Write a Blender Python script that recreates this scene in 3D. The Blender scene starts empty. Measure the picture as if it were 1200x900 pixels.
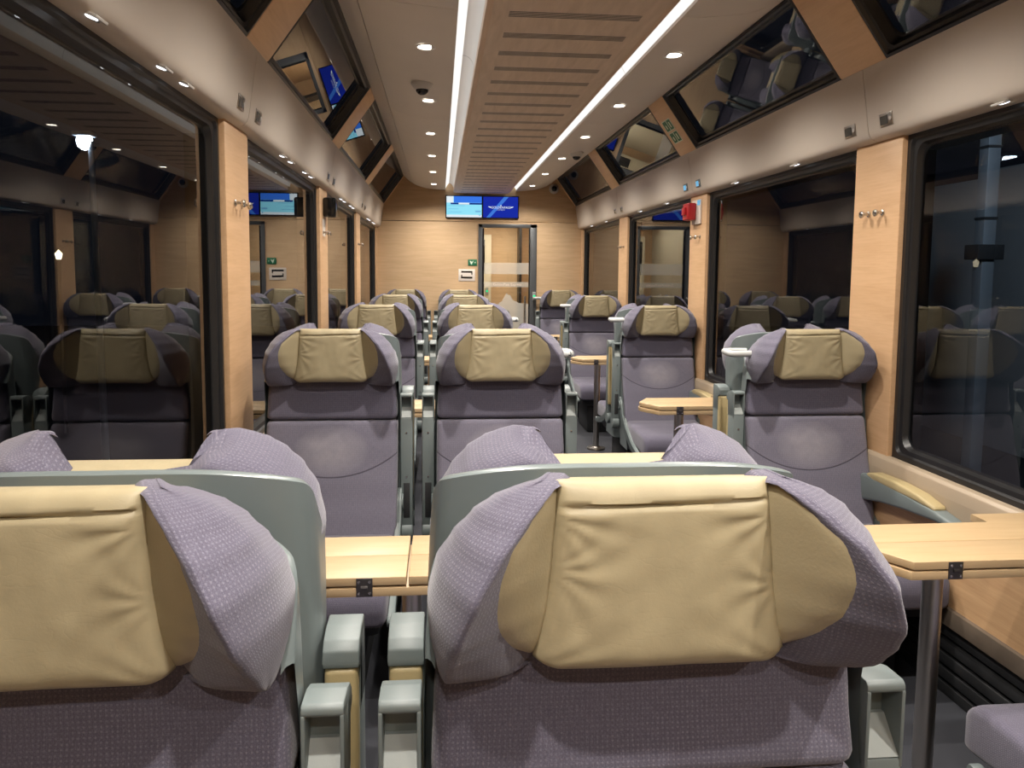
import bpy, bmesh, math, random
from mathutils import Vector, Matrix, noise
random.seed(4)
PI = math.pi
SC = bpy.context.scene
COL = SC.collection
DZ = 0.07            # the floor lies 7 cm under the drafting level used for heights below
CX = 0.52            # centre line of the coach
Y0, Y1 = -1.30, 9.52 # ends of the saloon
PIL = [0.84, 3.00, 5.16, 7.32]   # pillar centres
PH = 0.165           # pillar half width

# ------------------------------------------------------------------ materials
class NT:
    def __init__(s, name):
        s.m = bpy.data.materials.new(name); s.m.use_nodes = True
        s.t = s.m.node_tree; s.t.nodes.clear()
        s.out = s.n('ShaderNodeOutputMaterial')
    def n(s, typ, **k):
        nd = s.t.nodes.new(typ)
        for a, b in k.items():
            if a in nd.inputs and not hasattr(nd, a): nd.inputs[a].default_value = b
            else: setattr(nd, a, b)
        return nd
    def l(s, a, b): s.t.links.new(a, b)
    def math(s, op, a, b=None, clamp=False):
        nd = s.n('ShaderNodeMath', operation=op, use_clamp=clamp)
        for i, v in enumerate((a, b)):
            if v is None: continue
            if isinstance(v, (int, float)): nd.inputs[i].default_value = v
            else: s.l(v, nd.inputs[i])
        return nd.outputs[0]
    def mix(s, f, a, b):
        nd = s.n('ShaderNodeMix', data_type='RGBA')
        for i, v in ((0, f), (6, a), (7, b)):
            if isinstance(v, (int, float)): nd.inputs[i].default_value = v
            elif isinstance(v, (tuple, list)): nd.inputs[i].default_value = (*v, 1)
            else: s.l(v, nd.inputs[i])
        return nd.outputs[2]
    def coords(s, kind='Object', scale=(1, 1, 1)):
        tc = s.n('ShaderNodeTexCoord'); mp = s.n('ShaderNodeMapping')
        mp.inputs['Scale'].default_value = scale
        s.l(tc.outputs[kind], mp.inputs[0]); return mp.outputs[0]
    def noise(s, co, scale, detail=3, rough=.5, dist=0):
        nd = s.n('ShaderNodeTexNoise')
        nd.inputs['Scale'].default_value = scale; nd.inputs['Detail'].default_value = detail
        nd.inputs['Roughness'].default_value = rough; nd.inputs['Distortion'].default_value = dist
        s.l(co, nd.inputs['Vector']); return nd.outputs[0]
    def ramp(s, f, *stops):
        nd = s.n('ShaderNodeValToRGB'); e = nd.color_ramp.elements
        while len(e) < len(stops): e.new(.5)
        for el, (p, c) in zip(e, stops):
            el.position = p; el.color = (c, c, c, 1) if isinstance(c, (int, float)) else (*c, 1)
        s.l(f, nd.inputs[0]); return nd.outputs[0]
    def bump(s, h, strength=.3, dist=.002):
        nd = s.n('ShaderNodeBump'); nd.inputs['Strength'].default_value = strength
        nd.inputs['Distance'].default_value = dist; s.l(h, nd.inputs['Height']); return nd.outputs[0]
    def bsdf(s, color, rough=.5, metal=0, normal=None, spec=.5, sheen=0, coat=0):
        b = s.n('ShaderNodeBsdfPrincipled')
        if isinstance(color, tuple): b.inputs['Base Color'].default_value = (*color, 1)
        else: s.l(color, b.inputs['Base Color'])
        if isinstance(rough, (int, float)): b.inputs['Roughness'].default_value = rough
        else: s.l(rough, b.inputs['Roughness'])
        b.inputs['Metallic'].default_value = metal
        b.inputs['Specular IOR Level'].default_value = spec
        b.inputs['Sheen Weight'].default_value = sheen
        b.inputs['Coat Weight'].default_value = coat
        if normal is not None: s.l(normal, b.inputs['Normal'])
        s.l(b.outputs[0], s.out.inputs[0]); return b

def plain(name, col, rough=.5, metal=0, spec=.5, grain=0, gscale=400):
    t = NT(name)
    co = t.coords()
    n1 = t.noise(co, 6, 2)
    c = t.mix(t.math('MULTIPLY', n1, .25), col, tuple(x * .8 for x in col))
    nrm = t.bump(t.noise(co, gscale, 2), grain, .001) if grain else None
    t.bsdf(c, rough, metal, nrm, spec); return t.m

def emit(name, col, strength):
    t = NT(name); e = t.n('ShaderNodeEmission')
    e.inputs[0].default_value = (*col, 1); e.inputs[1].default_value = strength
    t.l(e.outputs[0], t.out.inputs[0]); return t.m

def wood(name, light, dark, axis, rough=.45, fine=1.0):
    t = NT(name)
    sc = [9 * fine] * 3; sc['XYZ'.index(axis)] = .9
    co = t.coords('Object', sc)
    a = t.noise(co, 3.0, 5, .6, .6)
    b = t.noise(t.coords('Object', [x * 9 if x > 1 else x * 3 for x in sc]), 2.2, 3, .6)
    f = t.math('ADD', t.math('MULTIPLY', a, .7), t.math('MULTIPLY', b, .45))
    c = t.mix(t.ramp(f, (.34, 0.0), (.78, 1.0)), light, dark)
    t.bsdf(c, rough, 0, t.bump(b, .08, .001), .4); return t.m

def fabric(name, base, dot, wear=False, arc=False):
    t = NT(name)
    uv = t.n('ShaderNodeTexCoord').outputs['UV']
    vo = t.n('ShaderNodeTexVoronoi', voronoi_dimensions='2D')
    vo.inputs['Scale'].default_value = 1 / .0060; vo.inputs['Randomness'].default_value = .12
    t.l(uv, vo.inputs['Vector'])
    d = t.ramp(vo.outputs['Distance'], (.13, 1.0), (.30, 0.0))
    ob = t.coords()
    big = t.noise(ob, 9, 2)
    vs = t.n('ShaderNodeMapping'); vs.inputs['Scale'].default_value = (700, 60, 1); t.l(uv, vs.inputs[0])
    rib = t.noise(vs.outputs[0], 1, 2)
    sp = t.noise(ob, 900, 2, .7)
    f = t.math('MULTIPLY', d, t.math('ADD', t.math('MULTIPLY', big, .5), .10), True)
    c = t.mix(f, base, dot)
    c = t.mix(t.ramp(sp, (.42, 0.0), (.75, .5)), c, dot)
    c = t.mix(t.ramp(rib, (.4, .28), (.62, 0.0)), c, tuple(x * .55 for x in base))
    h = t.math('ADD', t.math('MULTIPLY', sp, .6), t.math('MULTIPLY', d, .5))
    if wear or arc:
        sx = t.n('ShaderNodeSeparateXYZ'); t.l(ob, sx.inputs[0])
        x, z = sx.outputs[0], sx.outputs[2]
        if wear:   # paler rubbed patch in the middle of the backrest
            r = t.math('ADD', t.math('POWER', t.math('DIVIDE', x, .15), 2), t.math('POWER', t.math('DIVIDE', t.math('SUBTRACT', z, .79), .10), 2))
            w = t.math('MULTIPLY', t.ramp(r, (0, 1.0), (1.0, 0.0)), t.math('ADD', t.math('MULTIPLY', t.noise(ob, 14, 4), .9), .05), True)
            c = t.mix(w, c, (.36, .335, .36))
        if arc:    # the smile shaped seam
            zc = 1.10
            r = t.math('SQRT', t.math('ADD', t.math('POWER', x, 2), t.math('POWER', t.math('SUBTRACT', z, zc), 2)))
            q = t.math('ABSOLUTE', t.math('SUBTRACT', r, .41))
            s = t.math('MULTIPLY', t.ramp(t.math('MULTIPLY', q, 100), (.12, 1.0), (.34, 0.0)), t.math('LESS_THAN', z, 1.1))
            c = t.mix(t.math('MULTIPLY', s, .75), c, (.04, .035, .05))
            h = t.math('SUBTRACT', h, t.math('MULTIPLY', s, 3))
    t.bsdf(c, .95, 0, t.bump(h, .35, .0015), .1, .25); return t.m

def leather(name, col):
    t = NT(name); co = t.coords()
    g = t.noise(co, 260, 3, .6)
    st = t.coords('Object', (16, 16, 34))
    w1 = t.noise(st, 1.0, 2, .5, 1.2)
    ridge = t.ramp(t.math('ABSOLUTE', t.math('SUBTRACT', w1, .5)), (0, 0.0), (.035, 1.0))
    blot = t.noise(co, 22, 3)
    c = t.mix(t.ramp(blot, (.35, 0.0), (.7, .55)), col, tuple(x * .82 for x in col))
    c = t.mix(t.math('MULTIPLY', t.math('SUBTRACT', 1, ridge), .02), c, tuple(x * .55 for x in col))
    h = t.math('ADD', t.math('MULTIPLY', ridge, .12), t.math('MULTIPLY', g, .35))
    t.bsdf(c, t.math('ADD', .38, t.math('MULTIPLY', g, .2)), 0, t.bump(h, .22, .0015), .4); return t.m

def glass(name, tint=(.75, .78, .8), f0=.085):
    t = NT(name)
    tr = t.n('ShaderNodeBsdfTransparent'); tr.inputs[0].default_value = (*tint, 1)
    gl = t.n('ShaderNodeBsdfGlossy'); gl.inputs['Roughness'].default_value = 0.0
    gl.inputs[0].default_value = (.95, .95, .95, 1)
    ge = t.n('ShaderNodeNewGeometry')
    dt = t.n('ShaderNodeVectorMath', operation='DOT_PRODUCT')
    t.l(ge.outputs['Normal'], dt.inputs[0]); t.l(ge.outputs['Incoming'], dt.inputs[1])
    c = t.math('SUBTRACT', 1, t.math('ABSOLUTE', dt.outputs['Value']), True)
    fac = t.math('ADD', f0, t.math('MULTIPLY', t.math('POWER', c, 5), 1 - f0), True)
    mx = t.n('ShaderNodeMixShader')
    t.l(fac, mx.inputs[0]); t.l(tr.outputs[0], mx.inputs[1]); t.l(gl.outputs[0], mx.inputs[2])
    t.l(mx.outputs[0], t.out.inputs[0]); return t.m

def frosted(name, col, alpha):
    t = NT(name)
    tr = t.n('ShaderNodeBsdfTransparent')
    df = t.n('ShaderNodeBsdfDiffuse'); df.inputs[0].default_value = (*col, 1)
    mx = t.n('ShaderNodeMixShader'); mx.inputs[0].default_value = alpha
    t.l(tr.outputs[0], mx.inputs[1]); t.l(df.outputs[0], mx.inputs[2]); t.l(mx.outputs[0], t.out.inputs[0]); return t.m

def grille_wood(name, light, dark):
    """wood veneer ceiling board with fine routed air slots every 25.5 cm"""
    t = NT(name)
    co = t.coords('Object', (9, 1.2, 9))
    a = t.noise(co, 3, 5, .6, .5)
    c = t.mix(t.ramp(a, (.3, 0.0), (.75, 1.0)), light, dark)
    sx = t.n('ShaderNodeSeparateXYZ'); t.l(t.coords(), sx.inputs[0])
    x, y = sx.outputs[0], sx.outputs[1]
    inx = t.math('LESS_THAN', t.math('ABSOLUTE', t.math('SUBTRACT', x, CX)), .256)
    p = t.math('FRACT', t.math('DIVIDE', t.math('ADD', y, 20 * .2555 - 2.88), .2555))
    band = t.math('LESS_THAN', p, .26)
    q = t.math('FRACT', t.math('MULTIPLY', p, 5 / .26))
    line = t.math('LESS_THAN', q, .6)
    m = t.math('MULTIPLY', t.math('MULTIPLY', inx, band), line)
    c = t.mix(t.math('MULTIPLY', m, .9), c, (.02, .014, .01))
    t.bsdf(c, .5, 0, t.bump(t.math('SUBTRACT', 1, m), .6, .004), .35); return t.m

M = {}
M['fabric'] = fabric('purple_weave', (.096, .088, .126), (.27, .255, .315))
M['fabric_back'] = fabric('purple_weave_back', (.140, .130, .172), (.30, .285, .34), wear=True, arc=True)
M['leather'] = leather('beige_leather', (.355, .298, .185))
M['leather_side'] = plain('beige_leather_side', (.355, .298, .185), .45, grain=.25, gscale=260)
M['armpad'] = plain('beige_armrest_leather', (.42, .335, .175), .5, grain=.2, gscale=300)
M['shell'] = plain('grey_green_shell', (.150, .178, .180), .32, grain=.05, gscale=700)
M['arm'] = plain('grey_armrest_plastic', (.15, .178, .178), .42, grain=.15, gscale=800)
M['lit_arm_and_plate'] = plain('pale_plate_lit_scoop', (.27, .295, .285), .5, grain=.1)  # paler arm grey: light on the scoop slope as colour; also button plates
M['handle'] = plain('pale_grey_handle', (.46, .47, .46), .35)
M['dark'] = plain('dark_underframe', (.018, .019, .021), .6)
M['black'] = plain('black_window_rubber', (.010, .010, .011), .38)
M['blackgloss'] = plain('black_gloss', (.008, .008, .009), .15)
M['steel'] = plain('brushed_steel', (.50, .47, .44), .3, 1)
M['chrome'] = plain('satin_chrome', (.62, .60, .57), .22, 1)
M['gunmetal'] = plain('dark_hinge_metal', (.12, .11, .11), .35, .9)
M['wood_wall'] = wood('maple_end_wall', (.66, .47, .29), (.52, .355, .205), 'X')
M['wood_pillar'] = wood('maple_pillar', (.66, .43, .25), (.53, .325, .175), 'Y', fine=.7)
M['wood_beam'] = wood('maple_beam', (.85, .60, .38), (.72, .48, .28), 'Y', fine=.7)  # pillar maple made paler, colour making up for weak bounce light on the beams
M['wood_low'] = wood('maple_wall', (.62, .40, .22), (.47, .28, .145), 'Y')
M['wood_table'] = wood('maple_table', (.50, .362, .212), (.41, .28, .15), 'X', .4)
M['wood_edge'] = wood('maple_board_edge', (.74, .56, .40), (.62, .44, .30), 'Y')
M['ceilwood'] = grille_wood('slotted_ceiling_veneer', (.76, .61, .47), (.62, .485, .36))
M['beige'] = plain('warm_grey_cove_panel', (.61, .54, .47), .42, grain=.05, gscale=500)
M['sill'] = plain('beige_window_ledge', (.36, .285, .205), .4)
M['ceil'] = plain('warm_white_ceiling', (.76, .70, .63), .5, grain=.04, gscale=500)
M['white'] = plain('white_reflector', (.86, .84, .82), .5)
M['strip'] = emit('light_strip_glow', (1.0, .965, .92), 1.7)
M['lens'] = emit('downlight_glow', (1.0, .91, .78), 14.0)
M['readlens'] = emit('reading_light_glow', (.93, .95, 1.0), 5.0)
M['floor'] = plain('dark_carpet', (.035, .037, .046), .95, grain=.5, gscale=900)
M['skirt'] = plain('brown_metal_skirting', (.16, .125, .095), .4, .3)
M['glass'] = glass('window_glass')
M['doorglass'] = glass('door_glass', (.93, .93, .92), .05)
M['frost'] = frosted('frosted_film', (.62, .60, .54), .62)
M['frostband'] = frosted('frosted_band', (.70, .68, .62), .45)
M['doorgrey'] = plain('dark_grey_door_frame', (.085, .09, .095), .4, .2)
M['camwhite'] = plain('white_camera_plastic', (.62, .60, .57), .4)
M['signwhite'] = plain('white_sign', (.75, .68, .62), .5)
M['signgreen'] = plain('green_sign', (.02, .17, .08), .5)
M['signpale'] = plain('pale_green_print', (.75, .85, .72), .5)
M['red'] = plain('red_alarm', (.42, .02, .025), .35)
M['cyan'] = emit('display_cyan', (.25, .65, 1.0), 1.1)
M['scr_blue'] = emit('screen_blue', (.05, .22, .95), 1.3)
M['scr_deep'] = emit('screen_deep_blue', (.012, .03, .42), 1.3)
M['scr_navy'] = emit('screen_navy', (.01, .06, .42), .9)
M['scr_pale'] = emit('screen_pale_cyan', (.30, .80, .98), 1.49)
M['scr_white'] = emit('screen_white', (.85, .95, 1.0), 1.43)
M['scr_ray'] = emit('screen_light_ray', (.06, .22, .80), 1.3)
M['green_led'] = emit('green_led', (.04, .9, .35), 1.6)
M['lcd'] = plain('grey_lcd', (.07, .07, .065), .25)
M['wallvest'] = plain('vestibule_cream', (.62, .58, .46), .6)

# ------------------------------------------------------------------ mesh helpers
def bm_new():
    bm = bmesh.new(); bm.loops.layers.uv.new('UVMap'); return bm

def finish(name, bm, mat, sharp=38, dz=True):
    bmesh.ops.recalc_face_normals(bm, faces=bm.faces)
    if dz:
        for v in bm.verts: v.co.z += DZ
    for f in bm.faces: f.smooth = True
    lim = math.radians(sharp)
    for e in bm.edges:
        if len(e.link_faces) == 2 and e.calc_face_angle(0) > lim: e.smooth = False
    me = bpy.data.meshes.new(name); bm.to_mesh(me); bm.free()
    mats = mat if isinstance(mat, (list, tuple)) else [mat]
    for m in mats: me.materials.append(M[m])
    return me

def link(name, me, parent=None, loc=None, rotz=0):
    o = bpy.data.objects.new(name, me); COL.objects.link(o)
    if parent is not None: o.parent = parent
    if loc is not None: o.location = loc
    if rotz: o.rotation_euler = (0, 0, rotz)
    return o

def tag(o, label, cat=None, group=None):
    o['label'] = label
    if cat: o['category'] = cat
    if group: o['group'] = group
    return o

def struct(name, bm, mat, parent=None, **k):
    o = link(name, finish(name, bm, mat, **k), parent)
    if parent is None: o['kind'] = 'structure'
    return o

def empty(name, loc, rotz=0):
    o = bpy.data.objects.new(name, None); COL.objects.link(o)
    o.location = loc; o.rotation_euler = (0, 0, rotz); o.empty_display_size = .1; return o

def box(bm, x0, x1, y0, y1, z0, z1, bev=0, seg=2, mi=0, mat=None):
    r = bmesh.ops.create_cube(bm, size=1)
    vs = r['verts']
    for v in vs:
        v.co = Vector(((x0 + x1) / 2 + v.co.x * (x1 - x0), (y0 + y1) / 2 + v.co.y * (y1 - y0), (z0 + z1) / 2 + v.co.z * (z1 - z0)))
    fs = list({f for v in vs for f in v.link_faces})
    if bev:
        es = list({e for v in vs for e in v.link_edges})
        r = bmesh.ops.bevel(bm, geom=es, offset=bev, segments=seg, profile=.5, affect='EDGES', clamp_overlap=True)
        fs = list({f for f in fs if f.is_valid} | set(r['faces']))
    for f in fs: f.material_index = mi
    if mat is not None:
        for v in {v for f in fs for v in f.verts}: v.co = mat @ v.co
    return fs

def cat(pts, closed=True, n=6):
    """Catmull-Rom through pts"""
    out = []; N = len(pts)
    pts = [Vector(p) for p in pts]
    for i in range(N if closed else N - 1):
        if closed: a, b, c, d = (pts[(i + k) % N] for k in (-1, 0, 1, 2))
        else: a, b, c, d = pts[max(i - 1, 0)], pts[i], pts[i + 1], pts[min(i + 2, N - 1)]
        for k in range(n):
            t = k / n
            out.append(.5 * ((2 * b) + (c - a) * t + (2 * a - 5 * b + 4 * c - d) * t * t + (3 * b - a - 3 * c + d) * t ** 3))
    if not closed: out.append(pts[-1])
    return out

def lerp(xs, ys, x):
    if x <= xs[0]: return ys[0]
    for i in range(len(xs) - 1):
        if x <= xs[i + 1]:
            t = (x - xs[i]) / (xs[i + 1] - xs[i]); t2 = t * t * (3 - 2 * t)
            return ys[i] + (ys[i + 1] - ys[i]) * (t * .5 + t2 * .5)
    return ys[-1]

def loft(bm, rings, closed=True, caps=True, mi=0):
    """skin a list of rings; UVs in metres"""
    uvl = bm.loops.layers.uv.active
    rows = [[bm.verts.new(p) for p in r] for r in rings]
    n = len(rings[0])
    mid = rings[len(rings) // 2]
    us = [0]
    for i in range(n): us.append(us[-1] + (Vector(mid[(i + 1) % n]) - Vector(mid[i])).length)
    vsum = [0]
    for j in range(len(rings) - 1):
        vsum.append(vsum[-1] + max((Vector(rings[j + 1][i]) - Vector(rings[j][i])).length for i in range(0, n, max(1, n // 8))))
    for j in range(len(rings) - 1):
        for i in range(n if closed else n - 1):
            k = (i + 1) % n
            try: f = bm.faces.new((rows[j][i], rows[j][k], rows[j + 1][k], rows[j + 1][i]))
            except ValueError: continue
            f.material_index = mi
            for lp, (u, v) in zip(f.loops, ((us[i], vsum[j]), (us[i + 1], vsum[j]), (us[i + 1], vsum[j + 1]), (us[i], vsum[j + 1]))): lp[uvl].uv = (u, v)
    if caps and closed:
        for r in (rows[0], rows[-1]):
            f = bm.faces.new(r); f.material_index = mi
            for lp in f.loops: lp[uvl].uv = (lp.vert.co.x, lp.vert.co.y)
    return rows

def tube(bm, pts, r, seg=10, mi=0, caps=True):
    pts = [Vector(p) for p in pts]
    rings = []; prev = None
    for i, p in enumerate(pts):
        d = (pts[min(i + 1, len(pts) - 1)] - pts[max(i - 1, 0)]).normalized()
        if prev is None:
            a = Vector((0, 0, 1)) if abs(d.z) < .9 else Vector((1, 0, 0))
            u = d.cross(a).normalized()
        else: u = (prev - d * prev.dot(d)).normalized()
        prev = u; v = d.cross(u)
        rr = r[i] if isinstance(r, (list, tuple)) else r
        rings.append([p + (u * math.cos(2 * PI * k / seg) + v * math.sin(2 * PI * k / seg)) * rr for k in range(seg)])
    return loft(bm, rings, True, caps, mi)

def lathe(bm, prof, seg=24, center=(0, 0, 0), axis='Z', mi=0):
    c = Vector(center); rings = []
    for r, h in prof:
        ring = []
        for k in range(seg):
            a = 2 * PI * k / seg; p, q = r * math.cos(a), r * math.sin(a)
            ring.append(c + Vector({'Z': (p, q, h), 'Y': (p, h, q), 'X': (h, p, q)}[axis]))
        rings.append(ring)
    return loft(bm, rings, True, True, mi)

def prism(bm, poly, axis, a0, a1, bev=0, mi=0):
    """extrude polygon (2D) along an axis; poly in the other two axes in order"""
    def P(u, v, w):
        return {'X': (w, u, v), 'Y': (u, w, v), 'Z': (u, v, w)}[axis]
    A = [bm.verts.new(P(u, v, a0)) for u, v in poly]; B = [bm.verts.new(P(u, v, a1)) for u, v in poly]
    fs = [bm.faces.new(A), bm.faces.new(B)]
    n = len(poly)
    for i in range(n): fs.append(bm.faces.new((A[i], A[(i + 1) % n], B[(i + 1) % n], B[i])))
    if bev:
        es = list({e for f in fs for e in f.edges})
        r = bmesh.ops.bevel(bm, geom=es, offset=bev, segments=2, profile=.5, affect='EDGES', clamp_overlap=True)
        fs = [f for f in fs if f.is_valid] + list(r['faces'])
    for f in fs: f.material_index = mi
    return fs

def rrect(w, h, r, n=6, cx=0, cy=0):
    pts = []
    for sx, sy, a0 in ((1, 1, 0), (-1, 1, PI / 2), (-1, -1, PI), (1, -1, 1.5 * PI)):
        for k in range(n + 1):
            a = a0 + k / n * PI / 2
            pts.append((cx + sx * (w / 2 - r) + r * math.cos(a), cy + sy * (h / 2 - r) + r * math.sin(a)))
    return pts

# ------------------------------------------------------------------ the seat
# local frame: seat faces -y, the headrest pad's front is y = 0
WZ = [.986, .996, 1.010, 1.035, 1.065, 1.11, 1.145, 1.172, 1.188, 1.199, 1.204]
WW = [.245, .250, .254, .259, .261, .252, .233, .210, .187, .160, .142]
WD = [.006, .024, .042, .068, .090, .098, .082, .056, .036, .015, -.004]
WT = [.232, .234, .235, .233, .227, .212, .191, .166, .148, .133, .121]   # where the forward edge runs, from the top corner of the pad out to the body
def wing_params(z): return lerp(WZ, WW, z), lerp(WZ, WD, z)
def wing_ring(z):
    w, d = wing_params(z); k = w / .26
    t = lerp(WZ, WT, z); xi = min(.118, t - .004)
    yb = .100
    sk_ = max(0, 1.04 - z) * .9
    R = [(0, .030 + sk_), (xi * .7, .030 + sk_), (xi, .018 + sk_), (xi + (t - xi) * .5, .018 - (d + .018) * .5), (t - .010, -.90 * d), (t - .001, -d), (t + .007, -.97 * d),
         (t + (w - t) * .6, -.62 * d), (w - .003, -.15 * d), (w, .035), (w - .006, .078), (w - .034, yb), (w * .4, yb), (0, yb)]
    L = [(-x, y) for x, y in R[1:-1]][::-1]
    return [Vector((x, y, z)) for x, y in R + L]

def wing_mesh():
    bm = bm_new()
    zs = [.986 + (1.204 - .986) * (1 - (1 - i / 30) ** 1.35) for i in range(31)]
    rings = [cat(wing_ring(z), True, 4) for z in zs]
    for r in rings:
        for p in r:
            if p.z > 1.06:     # the middle is hollowed, so only the two side lobes rise; the back falls away
                q = min(1, max(0, (.124 - abs(p.x)) / .055)); q = q * q * (3 - 2 * q)
                p.z -= (p.z - 1.06) * .42 * q + max(0, p.y) * .28 * min(1, (p.z - 1.06) / .1)
            if p.z < 1.03: p.z -= .006 * min(1, abs(p.x) / .25) * (1.03 - p.z) / .044
    rings.append([Vector((p.x * .5 if abs(p.x) < .05 else p.x - math.copysign(.012, p.x), .035 + (p.y - .035) * .4, p.z + .0035)) for p in rings[-1]])
    rings.insert(0, [Vector((p.x * .97, p.y + .012 * min(1, max(0, .03 - p.y) / .06), p.z - .003)) for p in rings[0]])
    loft(bm, rings)
    return finish('headrest_wing', bm, 'fabric', 60)

def side_pad_mesh(s):
    bm = bm_new(); rings = []
    nz, ns = 22, 10
    for i in range(nz + 1):
        q = -1 + 2 * i / nz; z = 1.098 + .101 * q
        w, d = wing_params(z); t = lerp(WZ, WT, z); xi = min(.118, t - .004)
        xb = .116 + .076 * max(0, 1 - abs(q) ** 2.3) ** .55
        P0 = Vector((xi - .010, .022)); P1 = Vector((t - .003, -.96 * d))
        T = P1 - P0; nrm = Vector((T.y, -T.x)).normalized()
        sm = max(.02, min(1, (xb - P0.x) / max(.01, T.x)))
        row = []
        for j in range(ns + 1):
            u = j / ns; p = P0 + T * (u * sm)
            edge = min(1, 4 * min(u + .25, 1 - u)) ** .5 * min(1, 3 * (1 - abs(q))) ** .5
            p = p + nrm * (-.003 + .008 * edge); zz = z
            row.append(Vector((s * p.x, p.y, zz)))
        rings.append(row)
    loft(bm, rings, False, False)
    return finish('side_pad', bm, 'leather_side', 60)

def pad_mesh(flat):
    bm = bm_new()
    N, Mz = 44, 60
    def front(u, v):       # u -1..1 across, v 0 bottom .. 1 top
        hw = .144 - .024 * min(1, v * 1.05) - .003 * (1 - abs(2 * v - 1))
        x = u * hw; v0 = v
        z = .990 + .213 * v + .016 * (max(0, abs(u) - .8) / .2) ** 2 * max(0, 1 - v * 5) + .003 * (1 - u * u) * (1 - v) ** 3
        ed = (max(0, 1 - abs(u) ** 7)) ** .5 * (max(0, 1 - abs(2 * v - 1) ** 9)) ** .5
        bul = -.004 - .018 * ed - .010 * ed * (1 - v) * (1 - abs(u) ** 2)
        fl = .885 + .012 * u; bul += .0085 * math.exp(-((v - fl) / .011) ** 2) * min(1, (1 - abs(u)) * 8) + (.006 * (v - fl) / .12 if v > fl else 0)
        # gathered creases running in from the corners and the side seams
        du = 1 - abs(u)
        cr = 0
        for (cu, cv, fr, amp) in ((-1, .84, 15, .0016), (1, .84, 13, .0020), (1, .45, 11, .0012), (-1, .55, 13, .0012), (-1, .0, 12, .0010), (1, 0, 13, .0012)):
            a = math.atan2(v - cv, (u - cu) * .6); r = math.hypot(v - cv, (u - cu) * .6)
            if v < .86: cr += amp * math.sin(fr * a + 3 * noise.noise((u * 2, v * 2, cu))) * math.exp(-(r / .33) ** 2) * min(1, r / .08)
        cr += .0030 * noise.noise((u * 2.2 + 3, v * 2.6, 1.7)) + .0007 * noise.noise((u * 6, v * 7, 4))
        return Vector((x, bul + cr * ed + .004, z))
    rows = [[front(-1 + 2 * i / N, j / Mz) for i in range(N + 1)] for j in range(Mz + 1)]
    loft(bm, rows, False, False)
    # sides running back into the headrest
    b = [rows[0], [p + Vector((0, .035, .006)) for p in rows[0]]]
    loft(bm, b, False, False)
    back = ((.03, -.004), (.085, -.006), (.118, -.012), (.120, -.05)) if flat else ((.03, -.006), (.085, -.036), (.108, -.055))
    t = [rows[-1]] + [[Vector((p.x, p.y + dy, p.z + dz)) for p in rows[-1]] for dy, dz in back]
    loft(bm, t, False, False)
    for i in (0, -1):
        e = [[r[i] for r in rows], [Vector((r[i].x * .97, r[i].y + .035, r[i].z)) for r in rows]]
        loft(bm, e, False, False)
    bmesh.ops.remove_doubles(bm, verts=bm.verts, dist=.0003)
    return finish('headrest_pad', bm, 'leather', 70)

def cushion(bm, secs, r=.022, n=5, crown=.008):
    """secs: list of (z, yfront, yback, halfwidth); rounded horizontal sections stacked in z, softened at both ends"""
    def ring(z, yf, yb, hw, sh=0):
        w, h = 2 * (hw - sh), (yb - yf) - 2 * sh
        pts = []
        for x, y in rrect(w, h, max(.003, min(r, h / 2.2)), n, 0, (yf + yb) / 2):
            f = (1 - (x / max(hw, .01)) ** 2)
            if y < (yf + yb) / 2: y -= crown * f
            pts.append((x, y, z))
        # add points across the front so that the crown shows
        return pts
    zs = [s[0] for s in secs]
    def at(z): return tuple(lerp(zs, [s[i] for s in secs], z) for i in (1, 2, 3))
    z0, z1 = zs[0], zs[-1]; e = min(.016, (z1 - z0) / 4)
    lv = [(z0, .012), (z0 + .003, .006), (z0 + e * .5, .002), (z0 + e, 0)]
    m = 14
    lv += [(z0 + e + (z1 - z0 - 2 * e) * i / m, 0) for i in range(1, m)]
    lv += [(z1 - e, 0), (z1 - e * .5, .002), (z1 - .003, .006), (z1, .012)]
    rings = [ring(z, *at(z), sh) for z, sh in lv]
    loft(bm, rings)

def split_front(pts): return pts

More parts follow.
